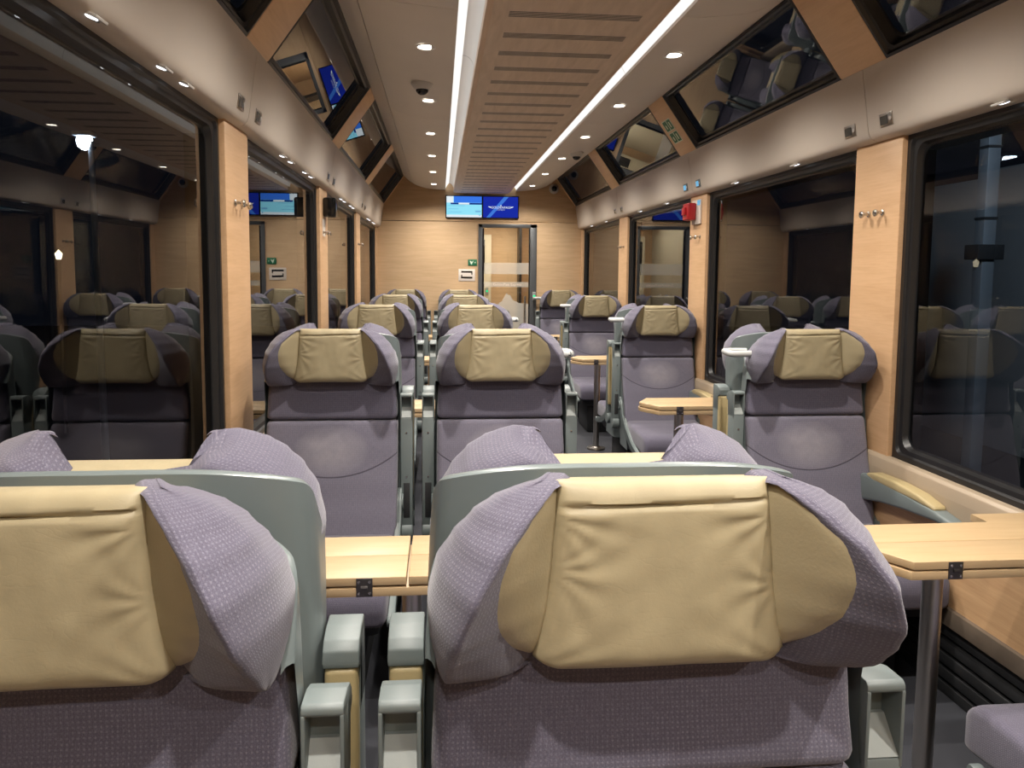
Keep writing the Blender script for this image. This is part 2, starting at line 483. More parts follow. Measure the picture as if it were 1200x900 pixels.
def seat_meshes():
    P = {}
    P['wing'] = wing_mesh(); P['sideL'] = side_pad_mesh(-1); P['sideR'] = side_pad_mesh(1); P['pad'] = pad_mesh(False); P['pad_away'] = pad_mesh(True)
    bm = bm_new(); cushion(bm, [(.838, .022, .110, .257), (.92, .034, .110, .254), (1.02, .040, .110, .247)], .02)
    P['upper'] = finish('backrest_cushion', bm, 'fabric', 60)
    bm = bm_new(); cushion(bm, [(.33, -.115, .05, .255), (.45, -.085, .08, .258), (.56, -.055, .10, .258), (.70, -.018, .11, .258), (.833, .016, .110, .257)], .022)
    P['lower'] = finish('backrest', bm, 'fabric_back', 60)
    # seat cushion: sections along y
    bm = bm_new(); rings = []
    for y, zt, zb, hw, sh in [(-.08, .405, .30, .245, .01), (-.10, .41, .30, .25, 0), (-.25, .396, .29, .252, 0), (-.42, .398, .275, .252, 0), (-.50, .398, .265, .252, 0), (-.535, .390, .26, .25, .0), (-.56, .370, .26, .246, .0), (-.572, .340, .265, .24, .004), (-.573, .305, .27, .235, .006)]:
        rings.append([(x, y, z) for x, z in rrect(2 * (hw - sh), zt - zb - 2 * sh, .024 if zt - zb > .06 else .01, 5, 0, (zt + zb) / 2)])
    loft(bm, rings); P['cushion'] = finish('seat_cushion', bm, 'fabric', 60)
    # shells: bent sheets wrapping round the sides, rolled in at the rim
    def shell(key, ztops, dy0):
        bm = bm_new()
        zs = [.22, .34, .5, .7, .9, 1.0, 1.05, 1.10, 1.18]
        ws = [.262, .264, .266, .266, .265, .263, .261, .258, .252]
        yf = [-.12, -.10, -.04, .015, .045, .030, .022, .028, .050]
        def prof(z):
            w, f = lerp(zs, ws, z), lerp(zs, yf, z)
            return [(w, f), (w, f + (.085 - f) * .5), (w - .003, .085), (w - .024, .116), (.150, .138), (.07, .142), (0, .143)]
        rows = []; n = 30
        for i in range(n + 1):
            pts = []
            for q in range(7):
                z = .22 + (ztops[q] - .22) * (1 - (1 - i / n) ** 1.5)
                x, y = prof(z)[q]; lean = max(0, .75 - z) * .10
                pts.append((x, y - lean - (dy0 if q > 2 else 0), z))
            pts = [tuple(p) for p in cat(pts, False, 4)]
            rows.append(pts + [(-x, y, z) for x, y, z in pts[:-1]][::-1])
        for dy, dz_, f in ((-.003, .002, .992), (-.009, .001, .98), (-.018, -.003, .965)): rows.append([(x * f, y + dy, z + dz_) for x, y, z in rows[-1 if dy == -.003 else n + 1]])
        loft(bm, rows, False, False); P[key] = finish('seat_shell', bm, 'shell', 30)
    shell('shell_high', [1.05, 1.10, 1.140, 1.158, 1.173, 1.176, 1.176], 0)
    shell('shell', [.99, 1.035, 1.075, 1.098, 1.140, 1.150, 1.152], .004)
    # raised armrest: upright, underside with a scoop pointing forward (local x is the centre of the arm)
    bm = bm_new(); hw = .0245
    yb0, yf0 = .088, .030
    def loop(z, y0): return [(-hw, y0, z), (hw, y0, z), (hw, yb0, z), (-hw, yb0, z)]
    box(bm, -hw, hw, .030, yb0, .40, .852, .005)
    lathe(bm, [(.0, -hw), (.040, -hw), (.044, -hw + .005), (.044, hw - .005), (.040, hw), (.0, hw)], 20, (0, .062, .38), 'X')
    for s in (-1, 1): prism(bm, [(.030, .84), (.030, .936), (.036, .944), (.075, .944), (.088, .93), (.088, .84)], 'X', min(s * hw, s * (hw - .005)), max(s * hw, s * (hw - .005)), .0015)
    cap = [(.070, .84), (.070, .934), (.033, .934), (.030, .938), (.031, .945), (.036, .949), (.070, .948), (.095, .940), (.106, .929), (.108, .914), (.108, .906), (.088, .906), (.088, .84)]
    prism(bm, cap, 'X', -hw, hw, .003)
    P['arm'] = finish('armrest', bm, 'arm')
    bm = bm_new()
    v = [bm.verts.new(p) for p in ((-hw + .005, .031, .853), (hw - .005, .031, .853), (hw - .005, .064, .890), (-hw + .005, .064, .890))]
    bm.faces.new(v); v2 = [bm.verts.new(p) for p in ((-hw + .005, .064, .890), (hw - .005, .064, .890), (hw - .005, .072, .890), (-hw + .005, .072, .890))]; bm.faces.new(v2)
    P['scoop'] = finish('lit_scoop_slope', bm, 'lit_arm_and_plate')  # slope of the recess; light from above is put into its paler grey
    bm = bm_new(); box(bm, -hw + .002, hw - .002, .078, .108, .48, .905, .008, 3); P['armpad'] = finish('armrest_pad', bm, 'armpad')
    bm = bm_new(); box(bm, -.013, .013, .0285, .04, .44, .585, .002); P['slot'] = finish('armrest_slot', bm, 'dark')
    bm = bm_new()
    lathe(bm, [(.004, .0305), (.004, .0285), (.001, .028)], 10, (0, 0, 0), 'Y')
    P['screw'] = finish('armrest_screw', bm, 'chrome', dz=False)
    # lowered armrest
    bm = bm_new(); rings = []
    for y, zt, zb, w in [(.06, .60, .50, .02), (.02, .612, .50, .024), (-.1, .615, .525, .026), (-.25, .612, .545, .028), (-.42, .600, .560, .030), (-.50, .588, .562, .029), (-.525, .582, .566, .022)]:
        rings.append([(x, y, z) for x, z in rrect(2 * w, zt - zb, min(.012, (zt - zb) / 2.3), 3, 0, (zt + zb) / 2)])
    loft(bm, rings); P['armlow'] = finish('armrest', bm, 'arm', 45)
    bm = bm_new(); rings = []
    for y, zt, zb, w in [(.0, .618, .60, .018), (-.05, .632, .60, .025), (-.2, .637, .60, .0275), (-.33, .630, .60, .0285), (-.42, .612, .594, .026), (-.43, .604, .594, .02)]:
        rings.append([(x, y, z) for x, z in rrect(2 * w, zt - zb, .0085, 3, 0, (zt + zb) / 2)])
    loft(bm, rings); P['armlowpad'] = finish('armrest_pad', bm, 'armpad', 60)
    # side frames and pedestal
    bm = bm_new()
    prof = [(.10, .52), (.03, .47), (-.02, .40), (-.10, .335), (-.30, .26), (-.46, .225), (-.505, .235), (-.515, .252), (-.48, .264), (-.30, .30), (-.14, .375), (-.06, .44), (-.03, .52), (.02, .56)]
    prism(bm, prof, 'X', -.012, .012, .004)
    lathe(bm, [(.0, -.018), (.03, -.018), (.034, -.012), (.034, .012), (.03, .018), (0, .018)], 20, (0, .02, .50), 'X')
    lathe(bm, [(.0, -.014), (.016, -.014), (.018, -.01), (.018, .01), (.016, .014), (0, .014)], 16, (0, -.495, .248), 'X')
    P['frame'] = finish('side_frame', bm, 'arm')
    bm = bm_new(); box(bm, -.16, .16, -.42, .02, -.07, .19, .02, 2); box(bm, -.23, .23, -.50, .06, .19, .30, .03, 2)
    P['base'] = finish('pedestal', bm, 'dark')
    # hand hold beside the headrest (toward +x)
    for key, reach in (('hand', .288), ('hand_wide', .335)):
        bm = bm_new()
        pts = cat([(.240, .030, 1.098), (.275, .024, 1.098), (reach - .012, .024, 1.098), (reach, .040, 1.098), (reach, .095, 1.10), (reach - .012, .115, 1.10), (.28, .118, 1.10), (.235, .112, 1.10)], False, 4)
        tube(bm, pts, .0135, 12)
        P[key] = finish('grab_handle', bm, 'handle', 60)
    return P

SEAT = seat_meshes()

def flip(me):
    """mirror copy of a mesh in x"""
    m = me.copy(); m.transform(Matrix.Diagonal((-1, 1, 1, 1))); m.flip_normals(); return m
SEAT['handL'] = flip(SEAT['hand']); SEAT['hand_wideL'] = flip(SEAT['hand_wide'])

def make_seat(x, y, away, arms, handle, label, group):
    r = empty('coach_seat', (x, y, 0), PI if away else 0)
    tag(r, label, 'seat', group)
    for nm, k in (('seat_cushion', 'cushion'), ('backrest', 'lower'), ('backrest_cushion', 'upper'), ('headrest_wing', 'wing'), ('headrest_pad', 'pad_away' if away else 'pad'), ('seat_shell', 'shell_high' if away else 'shell'), ('pedestal', 'base')):
        link(nm, SEAT[k], r, (0, 0, -.042) if k == 'pad_away' else None)
    link('side_pad', SEAT['sideL'], r); link('side_pad', SEAT['sideR'], r)
    for s in (-1, 1): link('side_frame', SEAT['frame'], r, (s * .262, 0, 0))
    for s, st in zip((-1, 1), arms):
        if st == 'up':
            a = link('armrest', SEAT['arm'], r, (s * .2925, 0, -.010))
            link('armrest_pad', SEAT['armpad'], a); link('lit_scoop_slope', SEAT['scoop'], a); link('armrest_slot', SEAT['slot'], a); [link('armrest_screw', SEAT['screw'], a, (0, 0, z + DZ)) for z in (.61, .79)]
        else:
            a = link('armrest', SEAT['armlow'], r, (s * .228, -.085, 0)); link('armrest_pad', SEAT['armlowpad'], a)
    if handle: link('grab_handle', SEAT[handle], r)
    return r

ROW = [.785, 2.94, 5.075, 7.21, 9.355]
ordn = ['first', 'second', 'third', 'fourth', 'fifth']
where = ['', ' beside first wood pillar', ' beside red alarm pillar', '', ' against end wall']
for i, y in enumerate(ROW):
    g = 'purple seats facing the camera'
    o = ordn[i]
    make_seat(-.425, y, 0, ('low', 'up'), None, f'purple seat of the window column beside the double tables, {o} row from camera, facing us', g)
    make_seat(.247, y, 0, ('up', 'up'), 'hand' if i else None, f'purple seat in the middle column by the aisle, {o} row from camera, facing us', g)
    if i: make_seat(1.54, y, 0, ('up', 'low'), 'hand_wideL', f'purple single seat across the aisle, number {o} row from camera, facing us'.replace('number ', ''), g)
    if i < 4:
        g = 'purple seats facing the end wall'
        ya = y + .295
        make_seat(-.425, ya, 1, ('up', 'low'), None, f'grey backed window column seat facing away, back to back with {o} row seat', g)
        make_seat(.247, ya, 1, ('up', 'up'), None, f'grey backed middle column seat facing away, back to back with {o} row seat', g)
        make_seat(1.54, ya, 1, ('low', 'up'), None, f'purple single seat across the aisle facing away, {o} one from camera', g)

# ------------------------------------------------------------------ folding tables
def hinge_mesh():
    bm = bm_new()
    box(bm, -.019, .019, -.003, .0, .669, .714, .001)
    tube(bm, [(-.008, -.004, .692), (.008, -.004, .692)], .0045, 8)
    for sx in (-1, 1):
        for z in (.678, .705): lathe(bm, [(.0035, -.003), (.0035, -.0045), (.001, -.005)], 8, (sx * .0125, 0, z), 'Y', 1)
    return finish('hinge', bm, ['gunmetal', 'chrome'])
HINGE = hinge_mesh()
def pole_mesh():
    bm = bm_new()
    lathe(bm, [(.001, .668), (.06, .668), (.06, .660), (.0255, .655), (.0255, -.045), (.03, -.05), (.075, -.056), (.078, -.069), (.001, -.069)], 28)
    return finish('table_leg', bm, 'steel')
POLE = pole_mesh()
TH = .137    # half depth of the folded table

def slab(poly, z0, z1, mat='wood_table', bev=.002, name='table_leaf'):
    bm = bm_new(); prism(bm, poly, 'Z', z0, z1, bev); return finish(name, bm, mat, 30)

# double table (spans two seats), local origin at its pole, y = 0 centre line
dx0, dx1, dsplit = -.705, .42, -.005
dbl = {'board': slab([(dx0, -TH), (dx1 - .03, -TH), (dx1, -TH + .03), (dx1, TH - .03), (dx1 - .03, TH), (dx0, TH)], .668, .6895, name='table_board'),
       'leafs': [slab([(dx0, -TH), (dsplit - .003, -TH), (dsplit - .003, -.001), (dx0, -.001)], .6945, .715),
                 slab([(dsplit + .003, -TH), (dx1 - .03, -TH), (dx1, -TH + .03), (dx1, -.001), (dsplit + .003, -.001)], .6945, .715),
                 slab([(dx0, .001), (dsplit - .003, .001), (dsplit - .003, TH), (dx0, TH)], .6945, .715),
                 slab([(dsplit + .003, .001), (dx1, .001), (dx1, TH - .03), (dx1 - .03, TH), (dsplit + .003, TH)], .6945, .715)]}
sx0, sx1 = -.275, .46
tab = .21
sgl = {'board': slab([(sx0 + .004, -.022), (sx0 + .075, -TH), (sx1 - .09, -TH), (sx1 - .09, TH), (sx0 + .075, TH), (sx0 + .004, .022)], .668, .6895, name='table_board'),
       'leafs': [slab([(sx0 + .006, -.012), (sx0 + .080, -TH), (sx1 - .22, -TH), (sx1, -TH), (sx1, -.001), (sx0 + .006, -.001)], .6945, .715),
                 slab([(sx0 + .006, .001), (sx1, .001), (sx1, tab), (sx1 - .245, tab), (sx1 - .245, TH), (sx0 + .080, TH), (sx0 + .006, .012)], .6945, .715)]}

def make_table(kind, x, y, label):
    r = empty('folding_table', (x, y, 0)); tag(r, label, 'table', 'folding tables between facing seats')
    d = dbl if kind == 'double' else sgl
    link('table_board', d['board'], r)
    for m in d['leafs']: link('table_leaf', m, r)
    hx = (-.50, -.105, .12, .33) if kind == 'double' else (-.085, .19)
    for px in hx:
        link('hinge', HINGE, r, (px, -TH, 0)); link('hinge', HINGE, r, (px, TH, 0), PI)
    link('table_leg', POLE, r, (0, 0, 0) if kind == 'double' else (-.045, -.0, 0))
    if kind == 'single':
        bm = bm_new(); box(bm, .27, .315, .02, .055, .714, .7165, .001); link('latch_plate', finish('latch_plate', bm, 'chrome'), r)
TY = [1.84 + 2.15 * k for k in range(4)]
for k, y in enumerate(TY):
    make_table('double', -.07, y, f'folded maple table for two seats by the windows, {ordn[k]} one from camera')
    make_table('single', 1.375, y, f'folded maple table at the single seats, {ordn[k]} one from camera')

# ------------------------------------------------------------------ car body
bm = bm_new(); box(bm, CX - 1.42, CX + 1.42, Y0, Y1 + 2.4, -.12, -.07); struct('floor', bm, 'floor')

def side_wall(s, nm):
    X = lambda h: CX + s * h
    bm = bm_new()
    prism(bm, [(X(1.285), .255), (X(1.285), .60), (X(1.40), .60), (X(1.40), .255)], 'Y', Y0, Y1)
    w = struct(f'wall_{nm}', bm, 'wood_low')
    bm = bm_new()   # black body behind pillars, over the windows
    prism(bm, [(X(1.36), 1.925), (X(1.36), 2.0), (X(1.33), 2.26), (X(1.45), 2.30), (X(1.45), 1.925)], 'Y', Y0, Y1)
    for p in PIL + [Y1 + .06]: box(bm, min(X(1.352), X(1.45)), max(X(1.352), X(1.45)), p - PH + .01, p + PH - .01, .6, 2.0)
    link('body_frame', finish('body_frame', bm, 'black'), w)
    bm = bm_new()
    prism(bm, [(X(1.325), .686), (X(1.318), .692), (X(1.292), .691), (X(1.280), .680), (X(1.274), .64), (X(1.274), .565), (X(1.285), .555), (X(1.40), .555), (X(1.40), .686)], 'Y', Y0, Y1, .003)
    link('window_ledge', finish('window_ledge', bm, 'sill'), w)
    # skirting: brown strip and dark heater slats below
    bm = bm_new(); prism(bm, [(X(1.262), .195), (X(1.268), .255), (X(1.40), .255), (X(1.40), .195)], 'Y', Y0, Y1, .003)
    b = struct(f'baseboard_{nm}', bm, 'skirt')
    bm = bm_new()
    for k in range(5): box(bm, min(X(1.285), X(1.40)), max(X(1.285), X(1.40)), Y0, Y1, -.07 + .053 * k, -.07 + .053 * k + .04, .004)
    box(bm, min(X(1.31), X(1.40)), max(X(1.31), X(1.40)), Y0, Y1, -.07, .2)
    link('heater_slats', finish('heater_slats', bm, 'dark'), b)
    return X
XL = side_wall(-1, 'left'); XR = side_wall(1, 'right')

ntrim = [0]
def trim(bm, mat, **k):
    ntrim[0] += 1; return struct(f'trim_{ntrim[0]}', bm, mat, **k)

for X in (XL, XR):
    for p in PIL:
        bm = bm_new(); box(bm, min(X(1.30), X(1.36)), max(X(1.30), X(1.36)), p - PH, p + PH, .688, 1.99, .006, 2)
        trim(bm, 'wood_pillar')
    bm = bm_new(); box(bm, min(X(1.30), X(1.37)), max(X(1.30), X(1.37)), Y1 - .10, Y1 - .002, .688, 1.99, .004); trim(bm, 'wood_pillar')

# side windows: black frame ring with rounded inner corners, pane behind
nwin = [0]
def window(s, ya, yb):
    X = lambda h: CX + s * h
    z0, z1 = .688, 1.985
    nwin[0] += 1
    w, h = yb - ya, z1 - z0; cy, cz = (ya + yb) / 2, (z0 + z1) / 2
    bm = bm_new()
    def ringf(dw, r, hh): return [(X(hh), u, v) for u, v in rrect(w - 2 * dw, h - 2 * dw, r, 6, cy, cz)]
    loft(bm, [ringf(0, .004, 1.345), ringf(0, .004, 1.322), ringf(.022, .03, 1.320), ringf(.028, .035, 1.330), ringf(.045, .05, 1.332), ringf(.052, .055, 1.352), ringf(.06, .06, 1.354)], True, False)
    o = struct(f'window_{nwin[0]}', bm, 'black', sharp=30)
    bm = bm_new(); v = [bm.verts.new(p) for p in ringf(.05, .055, 1.353)]; bm.faces.new(v)
    link('pane', finish('pane', bm, 'glass'), o)
for s in (-1, 1):
    edges = [Y0] + [e for p in PIL for e in (p - PH, p + PH)] + [Y1 - .10]
    for k in range(0, len(edges), 2): window(s, edges[k], edges[k + 1])

# cove panels between window and skylight, one per bay, split at the pillars
cove_prof = [(1.320, 1.978), (1.300, 1.979), (1.272, 1.988), (1.258, 2.006), (1.250, 2.040), (1.240, 2.11), (1.228, 2.19), (1.217, 2.262), (1.226, 2.268), (1.33, 2.268)]
for s in (-1, 1):
    ys = [Y0] + PIL + [Y1 - .001]
    for a, b in zip(ys[:-1], ys[1:]):
        bm = bm_new()
        fr = cat([(CX + s * h, 0, z) for h, z in cove_prof], False, 3)
        y0, y1 = a + .0022, b - .0022
        rings = [[Vector((p.x, y, p.z)) for p in fr] + [Vector((CX + s * 1.345, y, 2.268)), Vector((CX + s * 1.345, y, 1.978))] for y in (y0, y1)]
        loft(bm, rings); trim(bm, 'beige', sharp=50)

# skylights: wood beams, black frames, panes
def sk(s, t, n, y):
    """t runs 0..1 from the cove up to the ceiling, n = metres outward"""
    a = Vector((CX + s * 1.217, y, 2.268)); b = Vector((CX + s * .965, y, 2.618))
    d = b - a; nrm = Vector((s * d.z, 0, -s * d.x)).normalized()
    if nrm.z < 0: nrm = -nrm
    return a + d * t + nrm * n
for s in (-1, 1):
    for p in PIL:
        bm = bm_new()
        pr = [(0.0, -.004), (1.0, -.004), (1.0, .08), (0, .08)]
        A = [[sk(s, t, n, y) for t, n in pr] for y in (p - PH, p + PH)]
        va = [bm.verts.new(q) for q in A[0]]; vb = [bm.verts.new(q) for q in A[1]]
        fs = [bm.faces.new(va), bm.faces.new(vb)] + [bm.faces.new((va[i], va[(i + 1) % 4], vb[(i + 1) % 4], vb[i])) for i in range(4)]
        bmesh.ops.bevel(bm, geom=list(bm.edges), offset=.01, segments=2, affect='EDGES', profile=.5)
        trim(bm, 'wood_beam')
    bm = bm_new()
    A = [[sk(s, t, n, y) for t, n in pr] for y in (Y1 - .06, Y1 - .002)]
    loft(bm, A); trim(bm, 'wood_beam')
    edges = [Y0] + [e for p in PIL for e in (p - PH, p + PH)] + [Y1 - .06]
    L = (sk(s, 1, 0, 0) - sk(s, 0, 0, 0)).length
    for k in range(0, len(edges), 2):
        ya, yb = edges[k], edges[k + 1]; nwin[0] += 1
        def ringf(dw, r, n):
            return [sk(s, v / L, n, u) for u, v in rrect(yb - ya - 2 * dw, L - 2 * dw, r, 5, (ya + yb) / 2, L / 2)]
        bm = bm_new()
        loft(bm, [ringf(0, .003, .06), ringf(0, .003, .0), ringf(.014, .012, -.002), ringf(.02, .02, .012), ringf(.032, .03, .016), ringf(.040, .035, .052), ringf(.052, .04, .054)], True, False)
        o = struct(f'window_{nwin[0]}', bm, 'black', sharp=30)
        bm = bm_new(); bm.faces.new([bm.verts.new(q) for q in ringf(.04, .035, .053)])
        link('pane', finish('pane', bm, 'glass'), o)

# ceiling: two curved warm white panels with seams, split at the pillars, and closing roof above
ceil_prof = [(.967, 2.618), (.945, 2.600), (.90, 2.560), (.856, 2.530)]
ceil_prof2 = [(.852, 2.528), (.80, 2.503), (.73, 2.480), (.66, 2.467), (.58, 2.459), (.50, 2.452), (.462, 2.450)]
bm = bm_new()
for s in (-1, 1):
    for pf in (ceil_prof, ceil_prof2):
        ys = [Y0] + PIL[0:] + [Y1]
        for a, b in zip(ys[:-1], ys[1:]):
            cut = pf is ceil_prof2
            y0, y1 = a + (.0018 if cut else 0), b - (.0018 if cut else 0)
            fr = cat([(CX + s * h, 0, z) for h, z in pf], False, 4)
            up = [fr[-1] + Vector((0, 0, .016)), Vector((fr[0].x, 0, fr[0].z + .03))]
            if cut: up = [fr[-1] + Vector((0, 0, .014))] + [Vector((p.x, 0, p.z + .014)) for p in fr[::-1][1:]]
            loft(bm, [[Vector((p.x, y, p.z)) for p in fr + up] for y in (y0, y1)])
C = struct('ceiling', bm, 'ceil', sharp=40)
bm = bm_new(); box(bm, CX - 1.0, CX + 1.0, Y0, Y1, 2.66, 2.70); link('roof_lining', finish('roof_lining', bm, 'dark'), C)
# slotted veneer board down the middle
bm = bm_new()
pts = rrect(.644, (Y1 - .10) - Y0 + 1, .06, 8, CX, ((Y1 - .10) + Y0 - 1) / 2)
prism(bm, pts, 'Z', 2.410, 2.424)
o = link('slotted_board', finish('slotted_board', bm, 'ceilwood'), C)
bm = bm_new(); prism(bm, [(x, y) for x, y in rrect(.694, (Y1 - .08) - Y0 + 1, .08, 8, CX, ((Y1 - .08) + Y0 - 1) / 2)], 'Z', 2.4108, 2.452, .004)
link('board_edge', finish('board_edge', bm, 'wood_edge'), C)
# light strips in the two channels
for s, lab in ((-1, 'long glowing light strip in the ceiling channel on the double seat side'), (1, 'long glowing light strip in the ceiling channel on the single seat side')):
    r = empty('light_strip', (0, 0, 0)); tag(r, lab, 'light', 'ceiling light strips')
    Xh = lambda h: CX + s * h
    bm = bm_new(); bm2 = bm_new(); bm3 = bm_new()
    segs = [Y0, 1.79, 3.92, 6.05, 8.1, Y1 - .01]
    for a, b in zip(segs[:-1], segs[1:]):
        ya, yb = a + .002, b - .002
        loft(bm, [[(Xh(h), y, z) for h, z in ((.452, 2.462), (.436, 2.490), (.418, 2.520), (.402, 2.535))] for y in (ya, yb)], False, False)
        fr = cat([(Xh(h), 0, z) for h, z in ((.402, 2.535), (.385, 2.533), (.362, 2.518), (.347, 2.490), (.340, 2.455))], False, 4)
        loft(bm2, [[Vector((p.x, y, p.z)) for p in fr] for y in (ya, yb)], False, False)
    loft(bm3, [[(Xh(h), y, z) for h, z in ((.462, 2.449), (.447, 2.449), (.447, 2.465), (.462, 2.466))] for y in (Y0, Y1 - .005)])
    link('diffuser', finish('diffuser', bm, 'strip', dz=True), r)
    link('reflector', finish('reflector', bm2, 'white'), r)
    link('channel_edge', finish('channel_edge', bm3, 'ceil'), r)

# ------------------------------------------------------------------ end wall with door
def hx(z):   # half width of the saloon at height z
    return lerp([-.07, 1.98, 2.0, 2.268, 2.618], [1.31, 1.31, 1.31, 1.31, 1.0], z)
dL, dR, dT = .494, 1.243, 2.035
bm = bm_new()
box(bm, CX - 1.40, dL, Y1, Y1 + .05, -.07, 2.06); box(bm, dR, CX + 1.40, Y1, Y1 + .05, -.07, 2.06); box(bm, dL, dR, Y1, Y1 + .05, dT, 2.06)
WB = struct('wall_back', bm, 'wood_wall')
bm = bm_new(); prism(bm, [(CX - 1.40, 2.066), (CX + 1.40, 2.066), (CX + 1.40, 2.26), (CX + .9, 2.72), (CX - .9, 2.72), (CX - 1.40, 2.26)], 'Y', Y1 - .012, Y1 + .05, .004)
link('header_panel', finish('header_panel', bm, 'wood_wall'), WB)
bm = bm_new(); box(bm, CX - 1.42, CX + 1.42, Y0 - .04, Y0, -.07, 2.7); struct('wall_front', bm, 'wood_wall')
# door
D = bm_new()
for x0, x1, z0, z1 in ((dL, dL + .05, -.07, dT), (dR - .085, dR, -.07, dT), (dL, dR, dT - .045, dT)):
    box(D, x0, x1, Y1 - .02, Y1 + .06, z0, z1, .004)
D = struct('door_1', D, 'doorgrey')
bm = bm_new(); box(bm, dL + .05, dL + .075, Y1 + .01, Y1 + .03, -.06, dT - .05, .003); box(bm, dR - .1, dR - .085, Y1 + .01, Y1 + .03, -.06, dT - .05, .003)
link('door_stile', finish('door_stile', bm, 'blackgloss'), D)
bm = bm_new(); bm.faces.new([bm.verts.new(p) for p in ((dL + .07, Y1 + .02, -.06), (dR - .09, Y1 + .02, -.06), (dR - .09, Y1 + .02, dT - .05), (dL + .07, Y1 + .02, dT - .05))])
link('pane', finish('pane', bm, 'doorglass'), D)
bm = bm_new()
def fpoly(bm, pts, y): bm.faces.new([bm.verts.new((x, y, z)) for x, z in pts])
fpoly(bm, [(dL + .075, -.05), (dR - .1, -.05), (dR - .1, 1.02), (1.02, 1.03), (.99, 1.05), (.95, 1.06), (.92, 1.11), (.90, 1.14), (.885, 1.13), (.86, 1.16), (.84, 1.12), (.80, 1.05), (.77, 1.035), (.74, 1.0), (.70, .97), (.66, .955), (.62, .93), (dL + .075, .92)], Y1 + .016)
link('mountain_film', finish('mountain_film', bm, 'frost'), D)
bm = bm_new()
fpoly(bm, [(dL + .075, 1.235), (dR - .1, 1.235), (dR - .1, 1.30), (dL + .075, 1.30)], Y1 + .016)
fpoly(bm, [(dL + .075, 1.40), (dR - .1, 1.40), (dR - .1, 1.545), (dL + .075, 1.545)], Y1 + .0155)
link('frosted_band', finish('frosted_band', bm, 'frostband'), D)
bm = bm_new(); tube(bm, [(dR - .15, Y1 - .03, .75), (dR - .15, Y1 - .03, 1.12)], .012, 10); link('door_handle', finish('door_handle', bm, 'chrome'), D)

def text_mesh(name, body, size, mat, loc, rot, align='CENTER', ext=0.0005):
    cu = bpy.data.curves.new(name, 'FONT'); cu.body = body; cu.size = size; cu.align_x = align; cu.align_y = 'CENTER'; cu.extrude = ext
    tmp = bpy.data.objects.new('tmp', cu); COL.objects.link(tmp)
    bpy.context.view_layer.update()
    me = bpy.data.meshes.new_from_object(tmp.evaluated_get(bpy.context.evaluated_depsgraph_get()))
    bpy.data.objects.remove(tmp); me.materials.clear(); me.materials.append(M[mat])
    me.transform(Matrix.Translation(loc) @ rot)
    return me
RX = Matrix.Rotation(PI / 2, 4, 'X')
link('film_lettering', text_mesh('film_lettering', 'GoldenPass Express', .045, 'signwhite', (.87, Y1 + .0145, 1.267 + DZ), RX), D)

# vestibule seen through the door
bm = bm_new(); box(bm, -.3, 2.2, 11.7, 11.75, -.07, 2.5); V = struct('wall_vestibule', bm, 'wood_wall')
bm = bm_new(); box(bm, .30, .36, Y1 + .06, 11.7, -.07, 2.5); link('side_panel', finish('side_panel', bm, 'wallvest'), V)
bm = bm_new(); box(bm, 1.55, 1.6, Y1 + .06, 11.7, -.07, 2.5); link('side_panel', finish('side_panel', bm, 'wood_low'), V)
bm = bm_new(); box(bm, .52, .80, 11.55, 11.69, -.07, 2.0); link('cabinet_panel', finish('cabinet_panel', bm, 'wallvest'), V)
bm = bm_new(); box(bm, .56, .70, 11.54, 11.552, 1.45, 1.92, .004); link('cabinet_window', finish('cabinet_window', bm, 'blackgloss'), V)
bm = bm_new(); box(bm, 1.22, 1.26, 11.4, 11.69, -.07, 2.12); link('post', finish('post', bm, 'black'), V)
bm = bm_new(); box(bm, -.3, 2.2, Y1 + .06, 11.7, 2.22, 2.26); struct('ceiling_vestibule', bm, 'wallvest')
bm = bm_new(); lathe(bm, [(.03, 0), (.034, -.008), (.001, -.008)], 16); tag(link('downlight', finish('downlight', bm, 'lens', dz=False), None, (.70, 10.6, 2.22 + DZ)), 'small round light in the ceiling beyond the glass door', 'light')

# ------------------------------------------------------------------ fittings
# information display above the door
r = empty('information_display', (.54, Y1 - .012, 2.244 + DZ)); tag(r, 'wide blue twin information screen high on the wooden end wall', 'screen')
bm = bm_new(); box(bm, -.464, .464, -.032, 0, -.142, .142, .004); link('housing', finish('housing', bm, 'blackgloss', dz=False), r)
def rect(bm, x0, x1, z0, z1, y, mi=0):
    f = bm.faces.new([bm.verts.new(p) for p in ((x0, y, z0), (x1, y, z0), (x1, y, z1), (x0, y, z1))]); f.material_index = mi
bm = bm_new()
rect(bm, -.452, -.008, -.13, .13, -.0330, 0)
rect(bm, -.36, -.008, .052, .13, -.0336, 1)
rect(bm, -.40, -.008, .028, .050, -.0338, 2)
rect(bm, -.452, -.365, .05, .13, -.0337, 3)
rect(bm, -.30, -.165, .030, .050, -.0342, 3)
rect(bm, -.452, -.008, -.13, -.10, -.0337, 3)
for k, (x0, x1, z) in enumerate(((-.43, -.22, .010), (-.43, -.30, -.03), (-.43, -.26, -.07))): rect(bm, x0, x1, z, z + .006, -.0337, 4)
rect(bm, -.09, -.02, -.066, -.045, -.0338, 4); rect(bm, -.04, -.025, -.115, -.095, -.0340, 4)
link('timetable_screen', finish('timetable_screen', bm, ['scr_pale', 'scr_blue', 'scr_navy', 'scr_white', 'cyan'], dz=False), r)
bm = bm_new(); rect(bm, .012, .452, -.13, .13, -.0330, 0)
bm.faces.new([bm.verts.new((x, -.0334, z)) for x, z in ((.05, -.13), (.10, -.13), (.335, .13), (.275, .13))]).material_index = 1
so = link('logo_screen', finish('logo_screen', bm, ['scr_deep', 'scr_ray'], dz=False), r)
link('logo_lettering', text_mesh('logo_lettering', 'GOLDENPASS', .040, 'scr_white', (.235, -.0342, -.004), RX), so)
